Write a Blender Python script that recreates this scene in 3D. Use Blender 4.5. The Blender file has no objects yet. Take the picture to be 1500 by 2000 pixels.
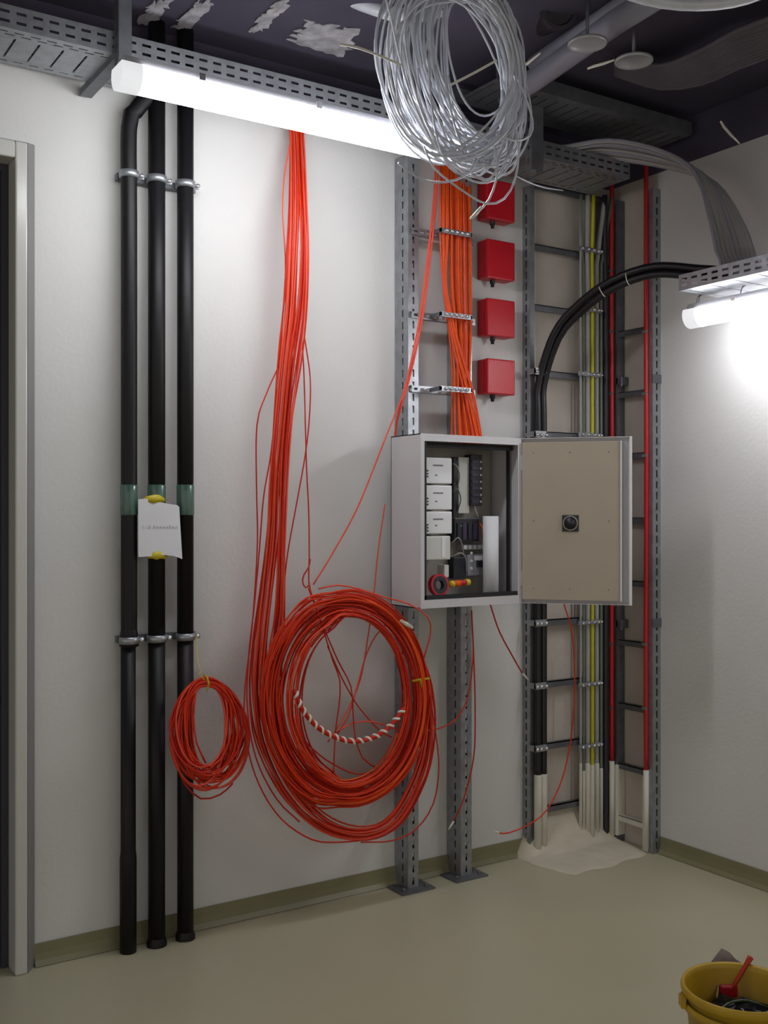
import bpy, bmesh, math, random
from mathutils import Vector, Matrix
random.seed(7)
sc = bpy.context.scene
col = sc.collection

# ------------------------------------------------------------------ camera, world, exposure
F_PX, YAW, HOR = 2075.0, math.radians(33.1), 1005.0
CAM = Vector((-3.724, -3.715, 1.55))
cam_d = bpy.data.cameras.new('camera'); cam = bpy.data.objects.new('camera', cam_d); col.objects.link(cam)
cam.location = CAM; cam.rotation_euler = (math.pi/2, 0, -YAW)
cam_d.sensor_fit = 'AUTO'; cam_d.sensor_width = 36; cam_d.lens = F_PX/2000*36
cam_d.shift_y = (HOR-1000)/2000; cam_d.clip_start = .05
sc.camera = cam
wld = bpy.data.worlds.new('world'); sc.world = wld; wld.use_nodes = True
wld.node_tree.nodes['Background'].inputs[0].default_value = (1.0, .96, .88, 1)
wld.node_tree.nodes['Background'].inputs[1].default_value = .54
sc.view_settings.view_transform = 'Standard'; sc.view_settings.look = 'None'
sc.view_settings.gamma = 1; sc.view_settings.use_curve_mapping = False
sc.view_settings.exposure = 0.2
LAMP_WALL, LAMP_SIDE = 26.5, 24.0          # radiance of the two lit diffusers

# ------------------------------------------------------------------ measuring helpers (photo pixel -> point on a real plane)
FW = Vector((math.sin(YAW), math.cos(YAW), 0)); RT = Vector((math.cos(YAW), -math.sin(YAW), 0))
def ray(u, v): return FW + RT*((u-750)/F_PX) + Vector((0, 0, (HOR-v)/F_PX))
def W(u, v, d=0.0):                 # d metres in front of the long wall (y = 0)
    r = ray(u, v); return CAM + r*((-d-CAM.y)/r.y)
def S(u, v, d=0.0):                 # d metres in front of the right wall (x = 0)
    r = ray(u, v); return CAM + r*((-d-CAM.x)/r.x)
def G(u, v, z=0.0):                 # at height z
    r = ray(u, v); return CAM + r*((z-CAM.z)/r.z)
def D(u, v, t): return CAM + ray(u, v)*t
def wx(u, d=0.0): return W(u, 900, d).x
def wz(u, v, d=0.0): return W(u, v, d).z
def sy(u, d=0.0): return S(u, 900, d).y
def sz(u, v, d=0.0): return S(u, v, d).z

# ------------------------------------------------------------------ materials
def lin(c):
    return tuple(((x/255)/12.92 if x/255 <= .04045 else ((x/255+.055)/1.055)**2.4) for x in c) + (1,)
def mat(name, rgb, rough=.5, metal=0.0, var=.0, vscale=8, bump=.0, bscale=60, rgb2=None, emit=None, spec=.5, stretch=(1,1,1), trans=0.0):
    m = bpy.data.materials.new(name); m.use_nodes = True
    nt = m.node_tree; p = nt.nodes['Principled BSDF']
    p.inputs['Base Color'].default_value = lin(rgb); p.inputs['Roughness'].default_value = rough
    p.inputs['Metallic'].default_value = metal; p.inputs['Specular IOR Level'].default_value = spec
    if trans: p.inputs['Transmission Weight'].default_value = trans
    if var or rgb2 or bump:
        tc = nt.nodes.new('ShaderNodeTexCoord'); mp = nt.nodes.new('ShaderNodeMapping')
        mp.inputs['Scale'].default_value = stretch
        nt.links.new(tc.outputs['Object'], mp.inputs['Vector'])
    if var or rgb2:
        n = nt.nodes.new('ShaderNodeTexNoise'); n.inputs['Scale'].default_value = vscale; n.inputs['Detail'].default_value = 5
        nt.links.new(mp.outputs[0], n.inputs['Vector'])
        r = nt.nodes.new('ShaderNodeValToRGB')
        r.color_ramp.elements[0].position = .32; r.color_ramp.elements[1].position = .68
        a = lin(rgb); b = lin(rgb2) if rgb2 else tuple(x*(1-var) for x in a[:3])+(1,)
        r.color_ramp.elements[0].color = b; r.color_ramp.elements[1].color = a
        nt.links.new(n.outputs['Fac'], r.inputs['Fac']); nt.links.new(r.outputs['Color'], p.inputs['Base Color'])
    if bump:
        n2 = nt.nodes.new('ShaderNodeTexNoise'); n2.inputs['Scale'].default_value = bscale; n2.inputs['Detail'].default_value = 3
        nt.links.new(mp.outputs[0], n2.inputs['Vector'])
        bp = nt.nodes.new('ShaderNodeBump'); bp.inputs['Strength'].default_value = bump; bp.inputs['Distance'].default_value = .004
        nt.links.new(n2.outputs['Fac'], bp.inputs['Height']); nt.links.new(bp.outputs['Normal'], p.inputs['Normal'])
    if emit:
        p.inputs['Emission Color'].default_value = emit[0]+(1,); p.inputs['Emission Strength'].default_value = emit[1]
    return m
M = dict(
 wall=mat('white_wall_paint', (214,213,211), .75, var=.05, vscale=2.5, bump=.25, bscale=55),
 bare=mat('bare_concrete', (200,190,180), .9, var=.16, vscale=4, bump=.4, bscale=40),
 shaded_wall=mat('painted_upper_wall_shade', (84,78,98), .9, var=.3, vscale=3, bump=.3, bscale=30),  # shade above the lamps and trays, put into the wall colour
 ceil=mat('dark_ceiling_concrete', (76,71,88), .9, var=.35, vscale=2.2, bump=.3, bscale=25),
 floor=mat('grey_green_floor_coating', (184,178,150), .32, var=.07, vscale=1.6, bump=.05, bscale=12),
 skirt=mat('olive_floor_coving', (132,127,96), .4, var=.12, vscale=5),
 frame=mat('pale_grey_door_frame_paint', (196,195,190), .25),
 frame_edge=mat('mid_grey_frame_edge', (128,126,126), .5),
 seal=mat('dark_door_seal', (58,56,64), .5),
 leaf=mat('navy_door_leaf', (28,26,52), .25),
 blue=mat('blue_kick_panel', (28,48,120), .4),
 brown=mat('brown_wood_rail', (110,84,60), .5),
 black=mat('black_foam_insulation', (17,15,18), .5, var=.3, vscale=14, bump=.15, bscale=30, spec=.35),
 tape=mat('glossy_clear_green_tape', (92,122,112), .12, var=.55, vscale=70, bump=.6, bscale=90, stretch=(1,1,.05)),
 zinc=mat('galvanised_steel', (168,171,176), .42, .75, var=.22, vscale=26),
 zincd=mat('dull_galvanised_steel', (122,124,130), .5, .6, var=.25, vscale=20),
 bolt=mat('bright_zinc_bolt', (225,226,228), .22, .85),
 orange=mat('orange_cable_sheath', (236,88,22), .5, var=.12, vscale=30, spec=.3),
 redor=mat('red_orange_cable_sheath', (222,54,16), .5, var=.16, vscale=22, spec=.3),
 redor2=mat('deep_red_orange_cable_sheath', (198,34,14), .5, var=.16, vscale=22, spec=.3),
 coral=mat('coral_cable_sheath', (226,78,56), .5, spec=.3),
 redbox=mat('red_junction_box_plastic', (196,14,34), .38, var=.06, vscale=10),
 redc=mat('red_fire_cable', (186,26,34), .42, var=.1, vscale=12),
 yellow=mat('green_yellow_earth_cable', (196,194,24), .42, var=.08, vscale=14),
 tapey=mat('yellow_adhesive_tape', (196,178,28), .45),
 greyc=mat('grey_cable_sheath', (172,170,168), .5, var=.15, vscale=10),
 greyg=mat('grey_green_cable_sheath', (112,124,108), .5, var=.15, vscale=10),
 dimc=mat('dusty_dark_cable_sheath', (92,88,96), .6, var=.25, vscale=8),
 darkc=mat('dark_cable_sheath', (46,42,50), .5, var=.2, vscale=10),
 blackc=mat('black_power_cable_sheath', (22,20,26), .38),
 paper=mat('white_paper', (218,218,222), .8, var=.04, vscale=9),
 ink=mat('faded_grey_ink', (120,118,124), .8),
 cab=mat('light_grey_powder_coat', (197,194,197), .42, bump=.06, bscale=300),
 panel=mat('beige_grey_door_liner', (176,164,146), .6, var=.06, vscale=6),
 plate=mat('zinc_mounting_plate', (150,144,136), .5, .2, var=.1, vscale=5),
 gasket=mat('black_rubber_gasket', (24,20,24), .7),
 white=mat('white_plastic', (226,226,228), .38),
 offw=mat('off_white_plastic', (205,205,200), .42),
 device=mat('black_device_plastic', (32,32,40), .42),
 deviceg=mat('grey_device_plastic', (150,150,158), .45),
 purple=mat('dark_violet_device_plastic', (62,48,74), .45),
 led=mat('green_indicator', (60,255,80), .3, emit=((.1, 1, .2), 6)),
 rtape=mat('red_tape_roll', (186,18,44), .4),
 tube_clear=mat('pale_clear_tubing', (206,208,216), .3, var=.15, vscale=20, spec=.6),
 tie=mat('natural_nylon_tie', (222,220,206), .35),
 lamplight=mat('painted_lamplight', (186,182,186), .95, var=.5, vscale=16, bump=.5, bscale=40),  # pale colour carries lamp light on the ceiling
 duct=mat('grey_conduit_paint', (150,150,164), .5, var=.15, vscale=6),
 mortar=mat('pale_fire_stop_mortar', (206,198,178), .9, var=.14, vscale=7, bump=.5, bscale=28),
 coat=mat('white_fire_stop_coating', (222,218,206), .8, var=.08, vscale=12, bump=.3, bscale=40),
 bucket=mat('yellow_bucket_plastic', (196,158,34), .42, var=.22, vscale=9),
 foil=mat('crumpled_dark_film', (64,62,66), .2, .3, var=.4, vscale=18, bump=.8, bscale=30),
 card=mat('grey_film_scrap', (160,150,150), .5, var=.3, vscale=10),
 rtool=mat('red_tool_grip', (188,44,26), .35),
 wood=mat('pale_stick_wood', (190,160,110), .6),
 green=mat('dark_green_wire', (44,66,40), .45),
 housing=mat('lamp_housing_grey', (170,170,176), .5),
 cap=mat('frosted_end_cap', (232,234,240), .3, emit=((.95,.97,1.0), .55)),
 hanger=mat('pale_hanger_steel', (176,176,180), .3, .35, var=.1, vscale=14),
)
def emitter(name, rgb, s):
    m = bpy.data.materials.new(name); m.use_nodes = True; nt = m.node_tree
    p = nt.nodes['Principled BSDF']; p.inputs['Base Color'].default_value = (.9, .9, .9, 1)
    p.inputs['Emission Color'].default_value = rgb+(1,); p.inputs['Emission Strength'].default_value = s
    return m
M['glow1'] = emitter('lit_lamp_diffuser', (.95, .97, 1.0), LAMP_WALL)
M['glow2'] = emitter('lit_side_lamp_diffuser', (.95, .96, 1.0), LAMP_SIDE)

# ------------------------------------------------------------------ building helpers
WL = {}
def tag(o, label=None, cat=None, group=None, kind=None):
    if label: o['label'] = label
    if cat: o['category'] = cat
    if group: o['group'] = group
    if kind: o['kind'] = kind
    return o
def thing(name, label, cat, loc, group=None, kind=None):
    o = bpy.data.objects.new(name, None); col.objects.link(o); o.empty_display_size = .05
    o.location = loc; WL[o] = Vector(loc)
    return tag(o, label, cat, group, kind)
class MB:
    def __init__(s): s.v = []; s.f = []; s.m = []
    def quad(s, a, b, c, d, mi=0):
        n = len(s.v); s.v += [Vector(a), Vector(b), Vector(c), Vector(d)]; s.f.append((n, n+1, n+2, n+3)); s.m.append(mi); return s
    def box(s, x0, y0, z0, x1, y1, z1, mi=0):
        x0, x1 = min(x0,x1), max(x0,x1); y0, y1 = min(y0,y1), max(y0,y1); z0, z1 = min(z0,z1), max(z0,z1)
        return s.obox(Vector((x0,y0,z0)), Vector((x1-x0,0,0)), Vector((0,y1-y0,0)), Vector((0,0,z1-z0)), mi)
    def obox(s, o, a, b, c, mi=0):
        n = len(s.v); o = Vector(o)
        s.v += [o, o+a, o+a+b, o+b, o+c, o+a+c, o+a+b+c, o+b+c]
        for q in ((0,3,2,1),(4,5,6,7),(0,1,5,4),(1,2,6,5),(2,3,7,6),(3,0,4,7)):
            s.f.append(tuple(n+i for i in q)); s.m.append(mi)
        return s
    def tube(s, pts, r, sides=8, caps=True, mi=0, closed=False):
        pts = [Vector(p) for p in pts]; n0 = len(s.v); N = len(pts)
        rs = r if isinstance(r, (list, tuple)) else [r]*N
        up = None
        for i, p in enumerate(pts):
            if closed: t = (pts[(i+1) % N]-pts[i-1])
            else: t = pts[min(i+1, N-1)]-pts[max(i-1, 0)]
            t = t.normalized() if t.length > 1e-9 else Vector((0,0,1))
            if up is None:
                up = Vector((0,0,1)) if abs(t.z) < .9 else Vector((1,0,0))
            a = up - t*up.dot(t)
            if a.length < 1e-6: a = Vector((1,0,0)) - t*t.x
            a.normalize(); b = t.cross(a); up = a
            for k in range(sides):
                th = 2*math.pi*k/sides
                s.v.append(p + (a*math.cos(th)+b*math.sin(th))*rs[i])
        for i in range(N if closed else N-1):
            j = (i+1) % N
            for k in range(sides):
                k2 = (k+1) % sides
                s.f.append((n0+i*sides+k, n0+i*sides+k2, n0+j*sides+k2, n0+j*sides+k)); s.m.append(mi)
        if caps and not closed:
            s.f.append(tuple(n0+k for k in reversed(range(sides)))); s.m.append(mi)
            s.f.append(tuple(n0+(N-1)*sides+k for k in range(sides))); s.m.append(mi)
        return s
    def lathe(s, prof, c, axis=Vector((0,0,1)), sides=32, mi=0):
        # prof: list of (radius, height) along axis from c
        axis = Vector(axis).normalized(); a = axis.orthogonal().normalized(); b = axis.cross(a); n0 = len(s.v); c = Vector(c)
        for r, h in prof:
            for k in range(sides):
                th = 2*math.pi*k/sides; s.v.append(c+axis*h+(a*math.cos(th)+b*math.sin(th))*max(r, 1e-5))
        for i in range(len(prof)-1):
            for k in range(sides):
                k2 = (k+1) % sides
                s.f.append((n0+i*sides+k, n0+i*sides+k2, n0+(i+1)*sides+k2, n0+(i+1)*sides+k)); s.m.append(mi)
        return s
    def perf(s, o, l, w, L, strips, mi=0):
        # sheet with real holes: o corner, l / w unit directions, strips = [(width, None | (pitch, slot, offset))]
        o = Vector(o); l = Vector(l); w = Vector(w); q = 0.0
        for width, pat in strips:
            def rect(a, b): s.quad(o+l*a+w*q, o+l*b+w*q, o+l*b+w*(q+width), o+l*a+w*(q+width), mi)
            if pat is None: rect(0, L)
            else:
                pitch, slot, off = pat; a = 0.0; x = off
                while x+slot < L:
                    if x > a: rect(a, x)
                    a = x+slot; x += pitch
                rect(a, L)
            q += width
        return s
    def build(s, name, mats, parent=None, smooth=False, solid=0.0, bevel=0.0):
        vs = s.v
        lo = Vector((min(v.x for v in vs), min(v.y for v in vs), min(v.z for v in vs)))
        hi = Vector((max(v.x for v in vs), max(v.y for v in vs), max(v.z for v in vs)))
        c = (lo+hi)/2; c.z = lo.z
        me = bpy.data.meshes.new(name); me.from_pydata([tuple(v-c) for v in vs], [], s.f)
        mats = mats if isinstance(mats, (list, tuple)) else [mats]
        for k in mats: me.materials.append(M[k])
        for p, i in zip(me.polygons, s.m): p.material_index = i; p.use_smooth = smooth
        me.update()
        o = bpy.data.objects.new(name, me); col.objects.link(o)
        WL[o] = c
        if parent: o.parent = parent; o.location = c-WL[parent]
        else: o.location = c
        if solid:
            md = o.modifiers.new('sheet', 'SOLIDIFY'); md.thickness = solid; md.offset = 0
        if bevel:
            md = o.modifiers.new('bevel', 'BEVEL'); md.width = bevel; md.segments = 2; md.limit_method = 'ANGLE'
        return o
def spline(ctrl, step=.03, closed=False):
    P = [Vector(c) for c in ctrl]; n = len(P); out = []
    for i in range(n if closed else n-1):
        p1, p2 = P[i], P[(i+1) % n]
        p0 = P[i-1] if (closed or i > 0) else p1*2-p2
        p3 = P[(i+2) % n] if (closed or i+2 < n) else p2*2-p1
        k = max(2, int((p2-p1).length/step))
        for j in range(k):
            t = j/k
            out.append(.5*((2*p1)+(p2-p0)*t+(2*p0-5*p1+4*p2-p3)*t*t+(3*p1-p0-3*p2+p3)*t*t*t))
    if not closed: out.append(P[-1])
    return out
def struct(mb, name, mats, **k): return tag(mb.build(name, mats, **k), kind='structure')

# ------------------------------------------------------------------ the room
CEIL = 3.32; SHADE_FROM = 3.12  # from the second height up, shade is painted into the walls
XB = wx(1046); YB = -.31
dx_in, dx_mid, dx_out = wx(22), wx(46), wx(66)
dz_out = wz(62, 284); dz_mid = wz(46, 288); dz_in = wz(22, 316)
DOOR_L = dx_in-.95
w = MB()
w.quad((dx_in,0,0), (XB,0,0), (XB,0,SHADE_FROM), (dx_in,0,SHADE_FROM), 0)
w.quad((DOOR_L,0,dz_in), (dx_in,0,dz_in), (dx_in,0,SHADE_FROM), (DOOR_L,0,SHADE_FROM), 0)
w.quad((-7,0,0), (DOOR_L,0,0), (DOOR_L,0,SHADE_FROM), (-7,0,SHADE_FROM), 0)
w.quad((XB,0,0), (0,0,0), (0,0,SHADE_FROM), (XB,0,SHADE_FROM), 1)
w.quad((-7,0,SHADE_FROM), (0,0,SHADE_FROM), (0,0,CEIL), (-7,0,CEIL), 2)
struct(w, 'wall_left', ['wall', 'bare', 'shaded_wall'])
w = MB()
w.quad((0,0,0), (0,YB,0), (0,YB,SHADE_FROM), (0,0,SHADE_FROM), 1)
w.quad((0,YB,0), (0,-6.5,0), (0,-6.5,SHADE_FROM), (0,YB,SHADE_FROM), 0)
w.quad((0,0,SHADE_FROM), (0,-6.5,SHADE_FROM), (0,-6.5,CEIL), (0,0,CEIL), 2)
struct(w, 'wall_right', ['wall', 'bare', 'shaded_wall'])
struct(MB().box(-7, -6.5, -.05, .05, 0, 0).box(-7, 0, -.05, -2.4, 1.2, 0), 'floor', 'floor')
struct(MB().box(-7, -6.5, CEIL, .05, .05, CEIL+.1), 'ceiling', 'ceil')
def coving(p0, p1, n, h):
    mb = MB(); p0 = Vector(p0); p1 = Vector(p1); n = Vector(n)
    prof = [(.002, h), (.006, h), (.008, h*.55), (.012, h*.25), (.026, .002)]
    for (a, ha), (b, hb) in zip(prof, prof[1:]):
        mb.quad(p0+n*a+Vector((0,0,ha)), p1+n*a+Vector((0,0,ha)), p1+n*b+Vector((0,0,hb)), p0+n*b+Vector((0,0,hb)))
    return mb
struct(coving((dx_out,0,0), (XB,0,0), (0,-1,0), .075), 'baseboard_left', 'skirt', smooth=True)
struct(coving((0,YB-.02,0), (0,-6.5,0), (-1,0,0), .075), 'baseboard_right', 'skirt', smooth=True)

# door at the left end of the long wall
t = thing('door_1', 'navy door leaf in a pale grey steel frame left of the black pipes', 'door', (dx_in-.45, 0, 0), kind='structure')
fr = MB()
fr.box(dx_in, -.055, 0, dx_mid, .12, dz_mid).box(DOOR_L, -.055, dz_in, dx_in, .12, dz_mid).box(DOOR_L-.08, -.055, 0, DOOR_L, .12, dz_mid)
fr.build('frame_face', 'frame', t, bevel=.006)
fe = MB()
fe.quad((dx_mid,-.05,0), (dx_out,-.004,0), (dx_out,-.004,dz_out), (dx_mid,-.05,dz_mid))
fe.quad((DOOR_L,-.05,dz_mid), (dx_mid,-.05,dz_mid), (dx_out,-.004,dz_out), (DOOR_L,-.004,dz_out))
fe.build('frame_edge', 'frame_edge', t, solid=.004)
MB().box(dx_in-.024, .035, 0, dx_in, .10, dz_in).box(DOOR_L, .035, dz_in-.024, dx_in-.024, .10, dz_in).build('door_seal', 'seal', t)
lf = MB().box(DOOR_L, .06, 0, dx_in-.024, .10, dz_in-.024).build('door_leaf', 'leaf', t)
MB().box(DOOR_L+.02, .052, .03, dx_in-.03, .06, wz(8,1470)).build('kick_panel', 'blue', lf)
MB().box(DOOR_L+.02, .046, wz(8,1380), dx_in-.03, .06, wz(8,1364)).build('rail', 'brown', lf)
MB().box(DOOR_L+.02, .052, wz(8,1362), dx_in-.03, .06, wz(8,1325)).build('middle_panel', 'blue', lf)

# ------------------------------------------------------------------ black insulated pipes
PY = .065
pipes = []
for i, (u, r, lab) in enumerate(((252, .0285, 'black insulated pipe bent over at the top, leftmost of three'),
                                 (306, .0305, 'black insulated pipe with the taped paper note, middle of three'),
                                 (362, .0300, 'black insulated pipe nearest the small red coil, rightmost of three'))):
    x = wx(u, PY); pipes.append((x, r))
    t = thing('insulated_pipe', lab, 'pipe', (x, -PY, 0), 'black insulated riser pipes')
    zj = wz(u, 1253, PY); 
    if i == 0:
        zt = wz(u, 250, PY)
        top = spline([(x, -PY, zj), (x, -PY, zt-.4), (x, -PY, zt), (x+.022, -PY, zt+.062), (x+.062, -PY, zt+.115), (wx(306, PY), -PY, zt+.155)], .03)
        MB().tube(top, r, 20).build('upper_sleeve', 'black', t, smooth=True)
        MB().lathe([(r*.9, -.02), (r*1.22, -.015), (r*1.08, .03), (r*.95, .05)], (x, -PY, zj), sides=20).build('sleeve_cuff', 'black', t, smooth=True)
        MB().tube([(x-.003, -PY, 0), (x-.003, -PY, .33), (x-.003, -PY, .36), (x-.003, -PY, zj)], [r*1.02, r*1.04, r*.93, r*.92], 20).build('lower_sleeve', 'black', t, smooth=True)
    else:
        MB().tube([(x, -PY, zj), (x, -PY, CEIL)], r, 20).build('upper_sleeve', 'black', t, smooth=True)
        MB().tube([(x, -PY, 0), (x, -PY, zj)], r*.99, 20).build('lower_sleeve', 'black', t, smooth=True)
        MB().lathe([(r*1.2, 0), (r*1.2, .012), (r, .03)], (x, -PY, 0), sides=20).build('floor_collar', 'black', t, smooth=True)
    z0, z1 = wz(u, 1006, PY), wz(u, 947, PY)
    o = MB().lathe([(r+.001, 0), (r+.0025, .004), (r+.002, (z1-z0)*.5), (r+.0025, z1-z0-.004), (r+.001, z1-z0)], (x, -PY, z0), sides=24).build('tape_band', 'tape', t, smooth=True)
    o['label'] = 'band of shiny clear greenish tape'
def clamp_rail(v, lab):
    u = 306; z = wz(u, v, PY)
    t = thing('clamp_rail', lab, 'pipe clamp', (pipes[1][0], -.02, z), 'clamp rails on the black pipes')
    MB().box(pipes[0][0]-.03, -.03, z-.012, pipes[2][0]+.055, -.004, z+.012).build('rail', 'zincd', t)
    for x, r in pipes:
        c = MB().lathe([(r+.001, -.013), (r+.006, -.012), (r+.007, 0), (r+.006, .012), (r+.001, .013)], (x, -PY, z), sides=24).build('clamp', 'zinc', t, smooth=True)
        for s in (1,):
            MB().lathe([(.0, .006), (.007, .005), (.009, 0), (.009, -.02), (0, -.02)], (x+s*(r+.014), -PY-.012, z), axis=(0,-1,0), sides=10).build('bolt', 'bolt', c, smooth=True)
            MB().box(x+s*r, -PY-.004, z-.009, x+s*(r+.026), -PY+.004, z+.009).build('lug', 'zinc', c)
clamp_rail(351, 'steel clamp rail across the pipes just below the ceiling lamp')
clamp_rail(1247, 'steel clamp rail across the pipes above the small red coil')
# paper note taped to the middle pipe
NP = PY+pipes[1][1]+.006
t = thing('paper_note', 'white paper note with blurred writing taped to the middle black pipe', 'note', W(311, 1090, NP))
mb = MB(); cols = [(270,975,1088), (285,974,1087), (300,978,1086), (318,982,1084), (335,985,1086), (345,986,1090), (350,990,1092)]
botu = [270, 286, 302, 321, 340, 351, 356]
n0 = 0
for k, (u, a, b) in enumerate(cols):
    bulge = .003*math.cos((k-3)/3*1.5)
    for j in range(7):
        f = j/6; uu = u+(botu[k]-u)*f
        mb.v.append(W(uu, a+(b-a)*f, NP+bulge))
for k in range(6):
    for j in range(6): mb.f.append((k*7+j, k*7+j+1, k*7+j+8, k*7+j+7)); mb.m.append(0)
mb.build('sheet', 'paper', t, solid=.0006)
for us, v0, v1 in (((280, 322), 967, 982), ((288, 326), 1078, 1092)):
    mb = MB(); n = 9
    for k in range(n):
        f = k/(n-1); u = us[0]+(us[1]-us[0])*f; dd = NP+.005-.010*(2*f-1)**2
        mb.v += [W(u, v0+1.2*math.sin(k)+6*abs(2*f-1)**4, dd), W(u, v1+1.2*math.cos(k*1.7)-3*abs(2*f-1)**4, dd)]
    for k in range(n-1): mb.f.append((2*k, 2*k+1, 2*k+3, 2*k+2)); mb.m.append(0)
    mb.build('tape_strip', 'tapey', t, smooth=True, solid=.001)
mb = MB()
def stroke(*p): mb.tube([W(a, b, NP+.0042) for a, b in p], .0005, 5)
x = 277.0
for ch in range(11):
    u = 278+ch*6.2+(3 if ch > 2 else 0); h = 6.5 if ch in (0, 2, 3, 8) else 4.5
    stroke((u, 1033), (u+1.2, 1033-h)); 
    if ch not in (0, 1): stroke((u, 1033-h*.5), (u+2, 1033-h), (u+3.4, 1033-h*.5), (u+3.2, 1033))
mb.build('writing', 'ink', t)

# ------------------------------------------------------------------ posts and ladders
def post(name, label, x0, x1, depth, z1, faces='fl', base=True, cat='post', group=None):
    t = thing(name, label, cat, ((x0+x1)/2, -depth/2, 0), group)
    wdt = x1-x0; mb = MB(); sw = .009; pit = (.05, .03, .02)
    mb.perf((x0, -depth, 0), (0,0,1), (1,0,0), z1, [((wdt-sw)/2, None), (sw, pit), ((wdt-sw)/2, None)])
    for x in (x0, x1):
        mb.perf((x, -depth, 0), (0,0,1), (0,1,0), z1, [(depth*.34, None), (sw, pit), (depth*.66-sw-.003, None)])
    mb.quad((x0,-.004,0), (x0+.015,-.004,0), (x0+.015,-.004,z1), (x0,-.004,z1)).quad((x1-.015,-.004,0), (x1,-.004,0), (x1,-.004,z1), (x1-.015,-.004,z1))
    mb.build('channel', 'zinc', t, solid=.002)
    if base:
        MB().box(x0-.055, -depth-.045, 0, x1+.055, -.028, .008).build('base_plate', 'zincd', t)
        for bx in (x0-.03, x1+.03): MB().lathe([(0,.02), (.007,.02), (.009,.016), (.009,.008)], (bx, -depth-.015, 0), sides=8).build('anchor_bolt', 'zincd', t)
    return t
PX1 = (wx(797,.10), wx(817,.10)); PX2 = (wx(900,.10), wx(921,.10))
post('support_post', 'slotted steel post behind the left edge of the open cabinet', *PX1, .10, 3.04, group='cabinet support posts')
post('support_post', 'slotted steel post carrying the orange cable bundle above the cabinet', *PX2, .10, 3.04, group='cabinet support posts')
def bracket_rung(v, lab, lit):
    z = wz(850, v, .09)
    t = thing('rung', lab, 'rung', ((PX1[1]+PX2[0])/2, -.1, z), 'rungs between the cabinet posts')
    mb = MB(); mb.perf((PX1[0]+.01, -.112, z-.013), (1,0,0), (0,0,1), PX2[1]-PX1[0]+.0, [(.008, None), (.010, (.032, .02, .01)), (.008, None)])
    mb.quad((PX1[0]+.01,-.112,z+.013), (PX2[1]+.01,-.112,z+.013), (PX2[1]+.01,-.085,z+.013), (PX1[0]+.01,-.085,z+.013))
    mb.quad((PX1[0]+.01,-.112,z-.013), (PX2[1]+.01,-.112,z-.013), (PX2[1]+.01,-.085,z-.013), (PX1[0]+.01,-.085,z-.013))
    mb.build('bar', 'zinc', t, solid=.002)
    c = MB().box(wx(868,.19)-.02, -.19, z-.01, wx(922,.19), -.182, z+.010).build('cable_clamp', 'zinc', t)
    MB().box(wx(868,.19)-.02, -.19, z-.008, wx(868,.19)-.012, -.112, z+.008).build('clamp_arm', 'zincd', t)
    MB().box(wx(922,.19)-.006, -.19, z-.008, wx(922,.19), -.112, z+.008).build('clamp_arm', 'zincd', t)
    for k in range(5):
        MB().lathe([(0,.012), (.006,.011), (.008,.004), (.008,0)], (wx(872+k*10,.19), -.19, z), axis=(0,-1,0), sides=8).build('bolt', 'bolt', c, smooth=True)
bracket_rung(462, 'steel rung behind the top of the orange cables beside the lamp', 1)
bracket_rung(622, 'steel rung between the posts beside the third red box from the top', 1)
bracket_rung(764, 'steel rung just above the cabinet beside the lowest red box', 1)

# ladder on the long wall, in the corner
LX0, LX1, LXR = wx(1035,.05), wx(1044,.05), -.085
t = thing('cable_ladder', 'vertical steel cable ladder on the long wall holding the black and yellow cables', 'cable ladder', ((LX0+LXR)/2, -.03, 0))
mb = MB(); pit = (.05, .033, .02)
mb.perf((LX0, -.05, 0), (0,0,1), (1,0,0), 3.04, [(LX1-LX0, None)])
mb.perf((LX0, -.05, 0), (0,0,1), (0,1,0), 3.04, [(.020, None), (.009, pit), (.021, None)])
mb.perf((LX1, -.05, 0), (0,0,1), (0,1,0), 3.04, [(.05, None)])
mb.build('side_rail', 'zinc', t, solid=.002)
MB().box(LXR-.008, -.055, 0, LXR, -.004, 3.04).build('side_rail', 'zincd', t)
for v in (372, 490, 606, 732, 850, 972, 1094, 1215, 1335, 1455, 1577):
    z = wz(1085, v, .04)
    MB().box(LX1, -.045, z-.014, LXR-.008, -.038, z+.014).box(LX1, -.045, z+.010, LXR-.008, -.02, z+.014).build('rung', 'zincd', t)
# cables clamped on it
def vcable(name, label, u, d, r, key, v0, v1, zw=None, group=None, topu=None, cat='cable'):
    zt, zb = wz(u, v0, d), wz(u, v1, d); x = wx(u, d)
    t = thing(name, label, cat, (x, -d, max(zb, .0)), group)
    pts = [(x, -d, zb), (x, -d, (zb+zt)/2), (x, -d, zt-.45)]
    if topu: pts += [(x+.2*(topu-u)/420, -d, zt-.28), (x+(topu-u)/420, -d-.02, zt)]
    else: pts += [(x, -d, zt)]
    pts = spline(pts, .06)
    MB().tube(pts, r, 10).build('sheath', key, t, smooth=True)
    if zw:
        MB().tube([(x, -d, .0), (x, -d, wz(u, zw, d)-.01), (x, -d, wz(u, zw, d))], [r*1.22, r*1.2, r*1.05], 10).build('fire_coating', 'coat', t, smooth=True)
    return t
gr = 'cables clamped on the corner ladder'
vcable('grey_cable', 'thin pale grey cable, first left of the yellow cable on the ladder', 1134, .062, .006, 'greyc', 385, 1640, 1490, gr)
vcable('grey_cable', 'thin grey-green cable beside the wide grey cable on the ladder', 1140, .062, .006, 'greyg', 385, 1640, 1505, gr, 1125)
vcable('grey_cable', 'wide grey cable directly left of the yellow cable on the ladder', 1148, .065, .0125, 'greyc', 385, 1640, 1490, gr, 1140)
vcable('earth_cable', 'yellow-green earth cable running down the corner ladder', 1157, .085, .0085, 'yellow', 385, 1640, 1494, gr, 1152)
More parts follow.
